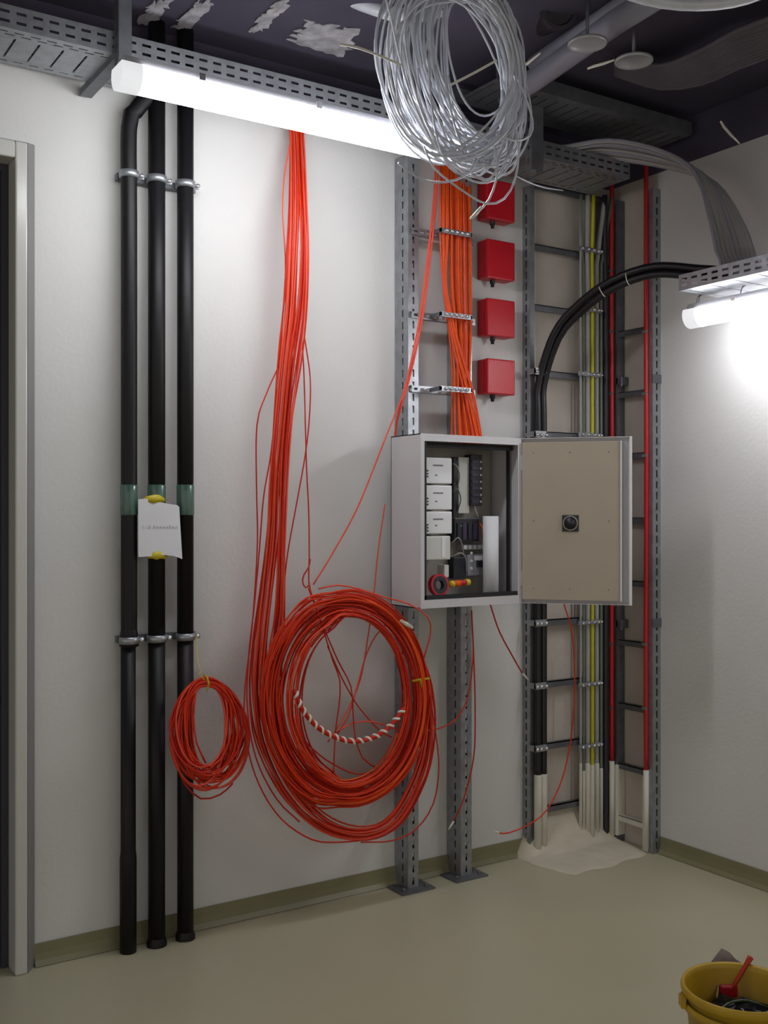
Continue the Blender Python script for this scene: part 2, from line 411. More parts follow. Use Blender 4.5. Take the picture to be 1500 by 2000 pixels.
vcable('grey_cable', 'wide grey cable directly right of the yellow cable on the ladder', 1165, .068, .0115, 'greyc', 385, 1640, 1490, gr, 1180)
vcable('grey_cable', 'grey-green cable at the corner side of the ladder', 1174, .066, .008, 'greyg', 385, 1640, 1500, gr, 1196)
vcable('dark_cable', 'dark cable running down the room corner left of the red cable', 1183, .07, .013, 'darkc', 385, 1640, None, gr, 1172)
for v in (490, 606, 732, 850, 1215, 1335, 1455):
    z = wz(1150, v, .08)
    t = thing('cable_saddle', ['saddle clamp on the grey and yellow cables'][0]+', '+{490:'under the ceiling tray', 606:'beside the black cable bend', 732:'at the lowest red box level', 850:'just above the open cabinet door', 1215:'just below the cabinet door', 1335:'second below the cabinet door', 1455:'lowest above the white coating'}[v], 'cable clamp', (wx(1152,.1), -.1, z), 'saddle clamps on the ladder cables')
    MB().box(wx(1131,.1), -.098, z-.010, wx(1176,.1), -.092, z+.010).build('strap', 'zinc', t)
    for u in (1138, 1149, 1160, 1168, 1174):
        MB().lathe([(0,.014), (.006,.012), (.008,.004), (.008,0)], (wx(u,.1), -.098, z), axis=(0,-1,0), sides=8).build('screw', 'bolt', t, smooth=True)
# black power cables: up the ladder, then arching over to the right tray
for k, (off, lab) in enumerate(((-.0163, 'black power cable arching to the right tray, outer of the pair'), (.0163, 'black power cable arching to the right tray, inner of the pair'))):
    x = wx(1056, .075)
    n = Vector((.0, .0, 0))
    ctrl = [(x+off, -.075, .36), (x+off, -.075, 1.2), (x+off, -.075, 1.95), (x+off, -.078, 2.14), (-.497+off*.9, -.17, 2.345-off*.5), (-.468+off*.6, -.285, 2.452-off*.9), (-.43+off*.3, -.45, 2.533-off), (-.365, -.63, 2.566-off), (-.31, -.86, 2.518-off*.9), (-.29+off, -1.15, 2.48), (-.29+off, -2.2, 2.478)]
    t = thing('power_cable', lab, 'cable', (x+off, -.075, 0), 'black power cables')
    MB().tube(spline(ctrl, .04), .0165, 12).build('sheath', 'blackc', t, smooth=True)
    MB().tube([(x+off, -.075, 0), (x+off, -.075, .37), (x+off, -.075, .385)], [.018, .0175, .015], 12).build('fire_coating', 'coat', t, smooth=True)
for v, lab in ((725, 'bright clamp on the black cables where they start to bend'), (848, 'bright clamp on the black cables just above the cabinet'), (1217, 'bright clamp on the black cables just below the cabinet'), (1340, 'bright clamp on the black cables, middle one below the cabinet'), (1462, 'bright clamp on the black cables just above their white coating')):
    z = wz(1056, v, .1); x = wx(1056, .095)
    t = thing('cable_clamp', lab, 'cable clamp', (x, -.09, z), 'clamps on the black cables')
    MB().box(x-.036, -.098, z-.015, x+.036, -.092, z+.015).box(x-.036, -.098, z-.013, x-.032, -.05, z+.013).box(x+.032, -.098, z-.013, x+.036, -.05, z+.013).build('bracket', 'zinc', t)
    for q in (-.024, .0, .03): MB().lathe([(0,.010), (.007,.009), (.009,.002), (.009,0)], (x+q, -.098, z-.003), axis=(0,-1,0), sides=8).build('bolt', 'bolt', t, smooth=True)
# two pale wire marks around the black cables at the arch
for (c, tg, lab) in (((-.443, -.40, 2.515), (.3, -.85, .4), 'thin pale tie around the arching black cables, left one'), ((-.405, -.515, 2.552), (.3, -.9, .15), 'thin pale tie around the arching black cables, right one')):
    tg = Vector(tg).normalized(); a = tg.orthogonal().normalized(); b = tg.cross(a)
    up = Vector((0,0,1)); up = (up-tg*up.dot(tg)).normalized(); sd = tg.cross(up)
    pts = [Vector(c)+up*.031*math.cos(q*math.pi/12)+sd*.022*math.sin(q*math.pi/12) for q in range(24)]
    tag(MB().tube(pts, .0022, 6, closed=True).build('wire_tie', 'tie', smooth=True), lab, 'cable tie', 'ties on the black cables')

# ladder on the right wall
RY0, RY1 = -.092, -.295
t = thing('cable_ladder', 'vertical steel cable ladder on the right wall holding two red cables', 'cable ladder', (-.03, -.2, 0))
mb = MB()
mb.perf((-.05, -.325, 0), (0,0,1), (1,0,0), 3.04, [(.020, None), (.009, pit), (.021, None)])
mb.perf((-.05, -.325, 0), (0,0,1), (0,1,0), 3.04, [(.03, None)])
mb.perf((-.05, -.295, 0), (0,0,1), (1,0,0), 3.04, [(.05, None)])
mb.build('side_rail', 'zinc', t, solid=.002)
MB().box(-.05, RY0-.012, 0, -.004, RY0, 3.04).build('side_rail', 'zincd', t)
for v in (532, 648, 769, 890, 1016, 1140, 1258, 1383, 1503, 1606):
    z = sz(1236, v, .045)
    MB().box(-.045, RY1, z-.013, -.038, RY0-.012, z+.013).box(-.045, RY1, z+.010, -.015, RY0-.012, z+.013).build('rung', 'coat' if v > 1600 else 'zincd', t)
for zz in (sz(1283,738,.05), sz(1283,1218,.05)):
    MB().box(-.056, -.331, zz-.02, -.0, -.325, zz+.02).build('splice_plate', 'zincd', t)
z_ = sz(1270, 1520, .05)
MB().box(-.054, -.297, 0, -.008, -.262, z_+.0).build('fire_coating', 'coat', t, bevel=.006)
MB().box(-.056, RY0-.016, .03, -.002, RY0+.002, sz(1200, 1492, .05)).build('fire_coating', 'coat', t, bevel=.004)
gr2 = 'red fire cables on the right wall'
for u, d, lab in ((1195, .066, 'red fire alarm cable in the room corner beside the grey cables'), (1262, .06, 'red fire alarm cable next to the slotted right-hand ladder rail')):
    yy = sy(u, d); zt, zb = sz(u, 400, d), sz(u, 1490 if u < 1200 else 1508, d)
    t = thing('fire_cable', lab, 'cable', (-d, yy, zb), gr2)
    MB().tube(spline([(-d, yy, zb), (-d, yy+.001, 1.0), (-d, yy-.002, 1.8), (-d, yy, 2.4), (-d, yy, zt+.25)], .08), .0105, 10).build('sheath', 'redc', t, smooth=True)
    MB().tube([(-d, yy, .02), (-d, yy, zb+.01)], .013, 10).build('fire_coating', 'coat', t, smooth=True)
    for v in (530, 648, 769, 890, 1258, 1383):
        z = sz(u, v, d)
        MB().box(-d-.013, yy-.016, z-.006, -d-.011, yy+.016, z+.006).build('clip', 'zinc', t)
# small box fitting on the corner rail
for v, lab in ((745, 'small steel fitting on the right-hand ladder above the cabinet door'), (1218, 'small steel fitting on the right-hand ladder below the cabinet door')):
    p = S(1214, v, .03)
    tag(MB().box(-.05, p.y-.02, p.z-.02, -.004, p.y+.02, p.z+.02).box(-.06, p.y-.03, p.z-.03, -.05, p.y-.01, p.z-.012).build('ladder_fitting', 'zincd', bevel=.004), lab, 'fitting', 'small fittings on the right ladder')
# fire-stop mortar in the corner
mb = MB(); nx, ny = 30, 20
edge = lambda f: -.30-.035*math.sin(f*3.0+.4)-.012*math.sin(f*17)
for i in range(nx+1):
    fx = i/nx; X = -.60+.575*fx if i else -.60
    for j in range(ny+1):
        fy = j/ny; Y = edge(fx)*fy*(1 if fx > .08 else .55+.45*fx/.08)
        h = .165*max(0, 1-fy/.36)**1.25*(min(1, max(0, fx-.03)/.16))+ .020*(1-fy)**.8+.006*(1 if fy < .97 else 0)
        h += .003*math.sin(fx*37+fy*11)*math.sin(fy*23)*(1-fy)
        if fx > .72: h *= 1-.55*(fx-.72)/.28
        mb.v.append(Vector((X, Y-.004, max(.001, h) if 0 < i < nx and j < ny else .0005)))
for i in range(nx):
    for j in range(ny):
        a = i*(ny+1)+j; mb.f.append((a, a+1, a+ny+2, a+ny+1)); mb.m.append(0)
tag(mb.build('mortar_bed', 'mortar', smooth=True), 'pale rough fire-stop mortar bed on the floor in the corner', 'mortar')

# ------------------------------------------------------------------ red junction boxes
for i, (v0, v1, lab) in enumerate(((353, 430, 'red junction box at the top, partly behind the clear tubing'), (470, 545, 'red junction box second from the top of the column'),
                                   (585, 657, 'red junction box third from the top of the column'), (702, 770, 'red junction box at the bottom, nearest the cabinet'))):
    d = .075; x0, x1 = wx(952, d), wx(1006, d); z1, z0 = wz(978, v0, d), wz(978, v1, d)
    t = thing('junction_box', lab, 'junction box', ((x0+x1)/2, -d/2, z0), 'column of red junction boxes')
    MB().box(x0, -d+.022, z0, x1, -.001, z1).build('base', 'redbox', t, bevel=.006)
    l = MB().box(x0-.001, -d, z0-.001, x1+.001, -d+.021, z1+.001).build('lid', 'redbox', t, bevel=.006)
    for a in (.015, x1-x0-.015):
        for b in (.015, z1-z0-.015): MB().lathe([(0,.001), (.005,.001), (.006,0)], (x0+a, -d, z0+b), axis=(0,-1,0), sides=8).build('screw', 'redbox', l)
    MB().lathe([(.0,-.03), (.008,-.03), (.008,-.018), (.012,-.016), (.012,0)], ((x0+x1)/2-.02, -d/2, z0), sides=12).build('cable_gland', 'device', t, smooth=True)

# ------------------------------------------------------------------ lamps
def batten(name, label, p0, p1, glow, wires=None):
    p0 = Vector(p0); p1 = Vector(p1); ax = (p1-p0).normalized(); sd = ax.cross(Vector((0,0,1))).normalized(); up = Vector((0,0,1)); L = (p1-p0).length
    t = thing(name, label, 'lamp', (p0+p1)/2, 'fluorescent lamps')
    def prof(mb, ring, a, b, mi=0, caps=False):
        n0 = len(mb.v); n = len(ring)
        for s_ in (a, b):
            for (x, z) in ring: mb.v.append(p0+ax*s_+sd*x+up*z)
        for k in range(n-1): mb.f.append((n0+k, n0+k+1, n0+n+k+1, n0+n+k)); mb.m.append(mi)
        if caps:
            mb.f.append(tuple(n0+k for k in range(n))); mb.m.append(mi); mb.f.append(tuple(n0+n+k for k in reversed(range(n)))); mb.m.append(mi)
        return mb
    hr = [(-.036, .018), (-.036, .022), (-.028, .044), (.028, .044), (.036, .022), (.036, .018)]
    prof(MB(), hr+[hr[0]], 0, L, caps=True).build('housing', 'housing', t)
    dr = [(.046*math.cos(math.pi-.42+(math.pi+.84)*k/16), .050*math.sin(math.pi-.42+(math.pi+.84)*k/16)) for k in range(17)]
    prof(MB(), dr+[dr[0]], .05, L-.05, caps=True).build('diffuser', glow, t, smooth=False)
    for a, b in ((-.012, .05), (L-.05, L+.012)):
        prof(MB(), [(x*1.04, z*1.04) for x, z in dr]+[(dr[0][0]*1.04, dr[0][1]*1.04)], a, b, caps=True).build('end_cap', 'cap', t)
    for q in (.18, .5, .82):
        for s_ in (-1, 1): MB().obox(p0+ax*(L*q)+sd*(s_*.040)+up*.016-sd*.003, ax*.02, sd*.006, up*.022).build('clip', 'bolt', t)
    if wires:
        for q, top in wires:
            a = p0+ax*q+up*.044
            MB().tube(spline([a, a+Vector((0,0,.03))+ax*.01, Vector((a.x, a.y, top))+ax*.03], .02), .0022, 6).build('hanger_wire', 'zincd', t)
    return t
LY = .74
lz = wz(258, 148, LY)
batten('wall_lamp', 'long lit fluorescent lamp hanging in front of the long wall', (wx(236,LY), -LY, lz), (wx(908,LY), -LY, lz), 'glow1')
SXL = .26
p0 = S(1352, 617, SXL)
batten('side_lamp', 'lit fluorescent lamp under the right-hand cable tray', (p0.x, p0.y, p0.z), (p0.x, p0.y-1.27, p0.z), 'glow2', wires=((.02, 2.45), (.03, 2.45), (.24, 2.45), (.6, 2.45), (1.1, 2.45)))

# ------------------------------------------------------------------ trays and hangers
def tray(name, label, o, l, w, L, Wd, H, base_pat, flange_pat, key):
    o = Vector(o); l = Vector(l); w = Vector(w)
    t = thing(name, label, 'cable tray', o+l*(L/2)+w*(Wd/2))
    MB().perf(o, l, w, L, base_pat).build('base', key, t, solid=.0015)
    for q in (0, Wd):
        mb = MB().perf(o+w*q, l, (0,0,1), L, flange_pat)
        s_ = 1 if q == 0 else -1
        mb.quad(o+w*q+Vector((0,0,H)), o+w*q+l*L+Vector((0,0,H)), o+w*(q+s_*.012)+l*L+Vector((0,0,H)), o+w*(q+s_*.012)+Vector((0,0,H)))
        mb.build('side_flange', key, t, solid=.0015)
    return t
wide = [(.022, None), (.007, (.05, .03, .01)), (.012, None), (.007, (.05, .03, .035)), (.02, None), (.15, (.075, .007, .02)), (.02, None), (.007, (.05, .03, .01)), (.023, None)]
tray('cable_tray', 'perforated steel tray running along the long wall behind the lamp', (-6.2, -.375, 3.035), (1,0,0), (0,1,0), 5.95, .268, .07, wide, [(.016, None), (.009, (.05,.03,.01)), (.02, None), (.009, (.05,.03,.01)), (.016, None)], 'zinc')
tray('cable_tray', 'dim upper perforated tray close under the ceiling near the corner', (-1.15, -.55, 3.215), (1,0,0), (0,1,0), 1.1, .27, .055, [(.04, None), (.19, (.055, .007, .02)), (.04, None)], [(.055, None)], 'zincd')
TX = .40; p = S(1326, 538, TX); tz0 = sz(1326, 568, TX)
tray('cable_tray', 'pale slotted tray on the right wall above the small lamp', (-TX, p.y, tz0), (0,-1,0), (1,0,0), 2.6, .30, .062, [(.02, None), (.26, (.11, .008, .03)), (.02, None)], [(.014, None), (.0095, (.0505, .030, .012)), (.014, None), (.0095, (.0505, .030, .012)), (.015, None)], 'zinc')
def strut(label, u, d, zb, w2=.041):
    x = wx(u, d); t = thing('hanging_strut', label, 'strut', (x, -d, zb), 'ceiling struts')
    mb = MB()
    mb.perf((x-w2/2, -d-.041, zb), (0,0,1), (1,0,0), CEIL-zb, [(w2, None)])
    for q in (-w2/2, w2/2): mb.perf((x+q, -d-.041, zb), (0,0,1), (0,1,0), CEIL-zb, [(.016, None), (.009, (.05,.03,.02)), (.016, None)])
    mb.build('channel', 'zincd', t, solid=.0025)
    MB().box(x-w2/2, -d-.04, zb+.06, x+w2/2, -.02, zb+.085).build('bracket_arm', 'zincd', t)
    return t
strut('dark steel strut above the left end of the long lamp', 236, .385, 2.955)
strut('steel strut holding the wall tray beside the clear tubing', 1037, .385, 2.955, .06)

# ------------------------------------------------------------------ the electrical cabinet
cx0, cx1, cy0, cy1, cz0, cz1 = -1.335, -.822, -.31, -.102, 1.181, 1.868
t = thing('electrical_cabinet', 'open light grey electrical cabinet mounted on the slotted posts', 'cabinet', ((cx0+cx1)/2, (cy0+cy1)/2, cz0))
th = .004
MB().box(cx0, cy0, cz0, cx0+th, cy1, cz1).box(cx1-th, cy0, cz0, cx1, cy1, cz1).box(cx0, cy0, cz1-th, cx1, cy1, cz1).box(cx0, cy0, cz0, cx1, cy1, cz0+th).box(cx0, cy1-th, cz0, cx1, cy1, cz1).build('body', 'cab', t)
lip = .022
MB().box(cx0, cy0-.004, cz0+lip*1.5, cx0+lip*.8, cy0, cz1-lip*1.3).box(cx1-lip*.8, cy0-.004, cz0+lip*1.5, cx1, cy0, cz1-lip*1.3).box(cx0, cy0-.004, cz1-lip*1.3, cx1, cy0, cz1).box(cx0, cy0-.004, cz0, cx1, cy0, cz0+lip*1.5).build('front_frame', 'cab', t)
g0 = .018
MB().box(cx0+g0, cy0, cz0+.034, cx0+g0+.012, cy0+.018, cz1-.03).box(cx1-g0-.010, cy0+.05, cz0+.034, cx1-g0, cy0+.062, cz1-.03).box(cx0+g0, cy0+.03, cz1-.05, cx1-g0, cy0+.05, cz1-.03).box(cx0+g0, cy0+.0, cz0+.034, cx1-g0, cy0+.018, cz0+.05).build('gasket', 'gasket', t)
MB().box(cx0+.02, cy1-.03, cz0+.03, cx1-.02, cy1-.026, cz1-.03).build('mounting_plate', 'plate', t)
# door, swung open to the right
H0 = Vector((cx1-.004, cy0-.004, cz0)); e = Vector((.665, -.747, 0)).normalized(); n = Vector((e.y, -e.x, 0)); L = .452; hh = cz1-cz0; up = Vector((0,0,1))
dr = MB().obox(H0-n*.022, e*L, n*.003, up*hh)
for a, b, c in ((H0-n*.022, e*.003, up*hh), (H0-n*.022+e*(L-.003), e*.003, up*hh)): dr.obox(a, b, n*.022, c)
dr.obox(H0-n*.022, e*L, n*.022, up*.003).obox(H0-n*.022+up*(hh-.003), e*L, n*.022, up*.003)
dr = dr.build('cabinet_door', 'cab', t)
MB().obox(H0+e*.006-n*.012+up*.016, e*(L-.05), n*.020, up*(hh-.034)).build('door_liner', 'panel', dr, bevel=.0015)
MB().obox(H0+e*(L-.045)-n*.012+up*.016, e*.005, n*.024, up*(hh-.034)).build('liner_edge_highlight', 'white', dr)  # edge highlights of the door painted as white strips, here and below
MB().obox(H0+e*(L-.010)-n*.0+up*.0, e*.010, n*.003, up*hh).build('door_edge_highlight', 'white', dr)
lc = H0+e*(L*.455)+n*.0085+up*(wz(1107,1022,.45)-cz0)
lc.z = 1.55-(1022-1005)/F_PX*4.36
MB().obox(lc-e*.034-up*.034, e*.068, n*.004, up*.068).build('lock_plate', 'device', dr, bevel=.002)
MB().lathe([(.030, 0), (.031, .004), (.027, .005), (.026, .001)], lc+n*.004, axis=n, sides=28).build('lock_ring', 'plate', dr, smooth=True)
MB().lathe([(.026, 0), (.024, .003), (.014, .004), (.010, .010), (0, .010)], lc+n*.004, axis=n, sides=24).build('lock_barrel', 'device', dr, smooth=True)
for a in (.12, .45, .80):
    for b in (.09, .5, .91):
        if (a, b) != (.45, .5): MB().lathe([(0,.002), (.003,.0015), (.004,0)], H0+e*(L*a)+n*.008+up*(hh*b), axis=n, sides=8).build('rivet', 'plate', dr)
for q in (.15, .85): MB().lathe([(.006,-.03), (.006,.03)], H0-n*.004+e*.002+up*(hh*q), sides=10).build('hinge', 'cab', dr)

# contents of the cabinet
yf = .262
for (v0, v1, lab) in ((893, 945, 'white module box, topmost of the stack in the cabinet'), (947, 996, 'white module box, second from the top in the cabinet'), (998, 1043, 'white module box, third from the top in the cabinet'), (1046, 1094, 'plain white module box, lowest of the stack in the cabinet')):
    x0, x1 = wx(832, yf), wx(883 if v0 < 1040 else 880, yf); z1, z0 = wz(858, v0+1, yf), wz(858, v1-.5, yf)
    tt = thing('module_box', lab, 'module', ((x0+x1)/2, -.2, z0), 'white module boxes in the cabinet')
    MB().box(x0, -yf, z0, x1, -.135, z1).build('case', 'white' if v0 < 1040 else 'offw', tt, bevel=.004)
    if v0 < 1040:
        MB().box(x0+.035, -yf-.0006, z1-.034, x1-.045, -yf, z1-.028).box(x0+.045, -yf-.0006, z0+.03, x0+.055, -yf, z0+.036).build('print', 'ink', tt)
        for k in range(3): MB().box(x0+.004, -yf-.003, z1-.05+k*.012-.03, x0+.010, -yf, z1-.044+k*.012-.03).build('vent_slot', 'device', tt)
        zc = (z0+z1)/2
        MB().box(x1, -yf+.03, zc-.022, x1+.022, -.17, zc+.026).build('plug', 'greyg', tt, bevel=.004)
    else:
        MB().box(x1-.045, -yf-.002, z0+.01, x1-.028, -yf, z1-.004).build('rib', 'white', tt)
def dev(name, lab, u0, u1, v0, v1, d0, d1, key, cat, extra=None):
    x0, x1 = wx(u0, d0), wx(u1, d0); um = (u0+u1)/2; z1, z0 = wz(um, v0, d0), wz(um, v1, d0)
    tt = thing(name, lab, cat, ((x0+x1)/2, -d0, z0))
    MB().box(x0, -d0, z0, x1, -d1, z1).build('case', key, tt, bevel=.003)
    return tt, x0, x1, z0, z1, d0
dev('cable_duct', 'pale grey wiring duct right of the white modules in the cabinet', 896, 917, 893, 1003, .165, .133, 'offw', 'duct')
tt, x0, x1, z0, z1, d0 = dev('terminal_block', 'black terminal block with pale screws at the cabinet back', 920, 942, 888, 988, .18, .133, 'device', 'terminal block')
for k in range(7):
    z = z0+.012+k*(z1-z0-.02)/7
    MB().box(x0+.004, -d0-.004, z, x1-.022, -d0, z+.012).build('terminal', 'purple', tt)
    MB().lathe([(0,.003), (.004,.002), (.005,0)], (x1-.008, -d0, z+.006), axis=(0,-1,0), sides=8).build('screw', 'offw', tt)
dev('wire_channel', 'narrow dark wiring channel between the module stack and the duct', 886, 896, 893, 1010, .16, .133, 'device', 'duct')
tt, x0, x1, z0, z1, d0 = dev('control_unit', 'black control unit with a green indicator light in the cabinet', 888, 936, 1012, 1058, .19, .133, 'device', 'control unit')
MB().lathe([(0,.004), (.003,.003), (.0035,0)], (wx(899,.19), -.19, wz(899,1027,.19)), axis=(0,-1,0), sides=10).build('indicator', 'led', tt)
for k in range(4): MB().box(x0+.012+k*.028, -d0-.005, z0+.01, x0+.03+k*.028, -d0, z1-.02).build('fin', 'purple' if k % 2 else 'device', tt)
tt, x0, x1, z0, z1, d0 = dev('terminal_strip', 'grey terminal strip on a rail under the black control unit', 902, 946, 1063, 1074, .17, .133, 'deviceg', 'terminal block')
for k in range(5): MB().box(x0+.008+k*.025, -d0-.004, z0+.004, x0+.024+k*.025, -d0, z1-.004).build('terminal', 'white', tt)
tt, x0, x1, z0, z1, d0 = dev('circuit_breaker', 'pale grey circuit breaker with a dark toggle in the cabinet', 914, 948, 1083, 1124, .185, .133, 'deviceg', 'breaker')
MB().box(x0+.045, -d0-.014, z0+.035, x1-.008, -d0, z0+.062).build('toggle', 'device', tt)
for k in range(3): MB().lathe([(0,.004), (.006,.003), (.007,0)], (x0+.018, -d0, z0+.03+k*.032), axis=(0,-1,0), sides=10).build('screw', 'white', tt)
MB().box(x0+.035, -d0-.006, z1-.024, x1-.02, -d0, z1-.006).build('label_strip', 'white', tt)
dev('relay', 'dark grey relay below the white modules in the cabinet', 886, 909, 1088, 1130, .175, .133, 'device', 'relay')
dev('adapter_block', 'small white adapter block beside the red tape roll', 868, 877, 1103, 1128, .25, .2, 'offw', 'adapter')
z = cz0+.052
xr = wx(853, .25); tt = thing('tape_roll', 'red roll of tape standing at the bottom left of the cabinet', 'tape', (xr, -.25, z-.01))
MB().lathe([(.036, -.012), (.044, -.012), (.044, .012), (.036, .012), (.036, -.012)], (xr, -.262, z+.034), axis=(0,-1,.12), sides=32).build('roll', 'rtape', tt, smooth=False)
MB().lathe([(.020, -.011), (.036, -.011), (.036, .011), (.020, .011), (.020, -.011)], (xr, -.262, z+.034), axis=(0,-1,.12), sides=32).build('core', 'device', tt)
a, b = W(879, 1141, .27), W(917, 1137, .27); dv = b-a
tt = thing('screwdriver', 'yellow and red tool grip lying on the cabinet bottom', 'screwdriver', a)
rr = .0135
MB().tube([a, a+dv*.03, a+dv*.18], [rr*.6, rr, rr], 14).build('end_grip', 'tapey', tt, smooth=True)
MB().tube([a+dv*.18, a+dv*.5], rr*.96, 14).build('handle', 'orange', tt, smooth=True)
MB().tube([a+dv*.5, a+dv*.78], rr*.9, 14).build('collar', 'rtape', tt, smooth=True)
MB().tube([a+dv*.78, a+dv*.97, b], [rr*1.02, rr, rr*.6], 14).build('tip_grip', 'tapey', tt, smooth=True)
xr = wx(958, .235); z0 = cz0+.012; z1 = wz(958, 1008, .235)
sp = MB(); ring = []
for k in range(64):
    th_ = k/63*math.pi*2*2.2; r_ = .022+.0042*k/63*2; ring.append(Vector((xr+r_*1.25*math.cos(th_+.6), -.235+r_*math.sin(th_+.6), 0)))
for zz in (z0, z1):
    for p in ring: sp.v.append(p+Vector((0,0,zz)))
for k in range(63): sp.f.append((k, k+1, 64+k+1, 64+k)); sp.m.append(0)
tag(sp.build('paper_roll', 'paper', smooth=True, solid=.0006), 'rolled white drawing standing upright at the right of the cabinet', 'paper roll')
for k, (ps, key, lab) in enumerate((([(885,905,.19), (893,912,.2), (898,930,.18), (894,950,.16)], 'greyc', 'short grey wire loop from the top white module'),
      ([(885,960,.19), (893,955,.2), (900,975,.18), (893,1000,.16)], 'greyg', 'short green-grey wire from the second white module'),
      ([(883,1060,.2), (895,1050,.22), (903,1066,.2), (906,1085,.17)], 'greyc', 'short pale wire bowing out below the third white module'),
      ([(882,1088,.2), (900,1080,.22), (910,1092,.2), (911,1120,.17)], 'greyc', 'pale wire curving down beside the relay'),
      ([(925,985,.17), (930,1000,.19), (934,1012,.18)], 'greyc', 'grey wire from the terminal block to the control unit'),
      ([(936,1020,.18), (943,1032,.2), (942,1050,.18)], 'orange', 'tiny orange wire beside the rolled drawing'))):
    tag(MB().tube(spline([W(*q) for q in ps], .01), .0028, 6).build('control_wire', key, smooth=True), lab, 'wire', 'small wires in the cabinet')

# ------------------------------------------------------------------ orange cables
CR = .0034
def strand(mb, pts, r=CR, sides=6, step=.035): return mb.tube(spline(pts, step), r, sides)
def band(path, n, rnd, base_d, spread_d, r=CR, key='redor', parent=None, keys=None, drift=.25, flat=1.0):
    # path: (u, v, halfwidth px, depth offset); every strand keeps its own place across the band
    P = [Vector((a[0], a[1])) for a in path]
    nor = []
    for i in range(len(P)):
        tg = P[min(i+1, len(P)-1)]-P[max(i-1, 0)]; tg = tg.normalized(); nor.append(Vector((tg.y, -tg.x)))
    for k in range(n):
        o = (2*(k+.5)/n-1); ph = rnd.random()*6.28; dd = (rnd.random()-.5)*spread_d; pts = []
        for i, a in enumerate(path):
            oo = max(-1.05, min(1.05, o+drift*math.sin(ph+i*.9)))
            q = P[i]+nor[i]*oo*a[2]
            de = base_d+(a[3] if len(a) > 3 else 0)+dd*(.6+.4*math.cos(ph+i*.7))*min(1, .3+.25*i)
            pts.append(W(q.x, q.y, de))
        kk = key if not keys else keys[rnd.randrange(len(keys))]
        strand(MB(), pts, r).build('cable', kk, parent, smooth=True)
rnd = random.Random(3)
pa = [(573,205,7,-.12), (574,258,8,-.115), (575,300,8,-.09), (574,410,9,-.02), (570,500,10,0), (565,600,11), (557,700,13), (546,850,13), (538,950,12), (532,1050,11), (520,1150,11), (508,1250,13), (503,1350,15), (520,1450,19), (572,1550,20), (640,1612,16), (715,1628,13), (775,1598,13), (822,1510,13), (838,1420,12), (832,1340,11), (815,1280,9)]
t = thing('hanging_cables', 'long bunch of red-orange cables hanging from under the lamp into a low loop', 'cable bundle', W(600, 1640, .2))
band(pa, 18, rnd, .17, .05, keys=['redor', 'redor', 'redor2', 'coral'], parent=t)
pb = [(586,205,6,-.135), (587,258,6,-.13), (588,300,7,-.10), (592,410,8,-.02), (594,500,8), (590,600,9), (578,700,12), (566,800,9), (557,900,8), (552,1000,7), (548,1100,8), (545,1200,10), (538,1280,13), (535,1360,15), (552,1450,17), (610,1530,19), (690,1562,16), (760,1528,15), (808,1450,14), (826,1360,12), (812,1290,9)]
t2 = thing('hanging_cables', 'shorter bunch of orange cables hanging beside it and joining the large coil', 'cable bundle', W(600, 1580, .2))
band(pb, 13, rnd, .185, .04, keys=['redor', 'redor', 'coral', 'redor2'], parent=t2)
# large coil
t = thing('cable_coil', 'large oval coil of red-orange cable hanging below the cabinet', 'cable coil', W(685, 1580, .2))
def coil_strand(parent, name, key, cu, cv, ru, rv, jr, d0, dj, turns, rnd, r=CR, tied=None, dep=0.0, wob=.05):
    pts = []; n = int(26*turns); ph = rnd.random()*6.28; p1, p2, p3 = [rnd.random()*6.28 for _ in range(3)]; a = rnd.uniform(-1, 1)
    st = rnd.random()*6.28
    for k in range(n+1):
        th_ = st+2*math.pi*k/26
        ww = a+wob*4*math.sin(th_*.5+p1)+wob*3*math.sin(th_*1.5+p2)
        s_ = math.sin(th_); c_ = math.cos(th_)
        tight = 1.0 if tied is None else (.3+.7*((1+s_)/2)**.8)
        rr_ = jr*ww*(1.25 if c_ < -.3 else .8)*tight
        u = cu+(ru+rr_)*c_; v = cv+(rv+rr_*1.0)*s_
        pts.append(W(u, v, d0+dj*math.sin(th_+p3)*a*tight+dep))
    strand(MB(), pts, r, 6, .03).build(name, key, parent, smooth=True)
for k in range(36):
    coil_strand(t, 'cable', ['redor', 'redor', 'orange', 'redor2', 'coral'][k % 5] if k % 5 != 2 or k % 2 else 'redor', 680+rnd.uniform(-5,5), 1366+rnd.uniform(-6,6), 134, 184, 27, .205+rnd.uniform(-.03,.03), .03, 1.6, rnd)
mb = MB(); mb.tube([W(806,1330,.22), W(822,1327,.25), W(838,1325,.22)], .0045, 6); mb.tube([W(822,1328,.25), W(824,1342,.25)], [.006, .002], 6)
mb.build('tape_tie', 'tapey', t)
MB().tube([W(782,1212,.24), W(794,1219,.245), W(806,1226,.24)], [.006, .009, .006], 8).build('white_tag', 'tie', t)
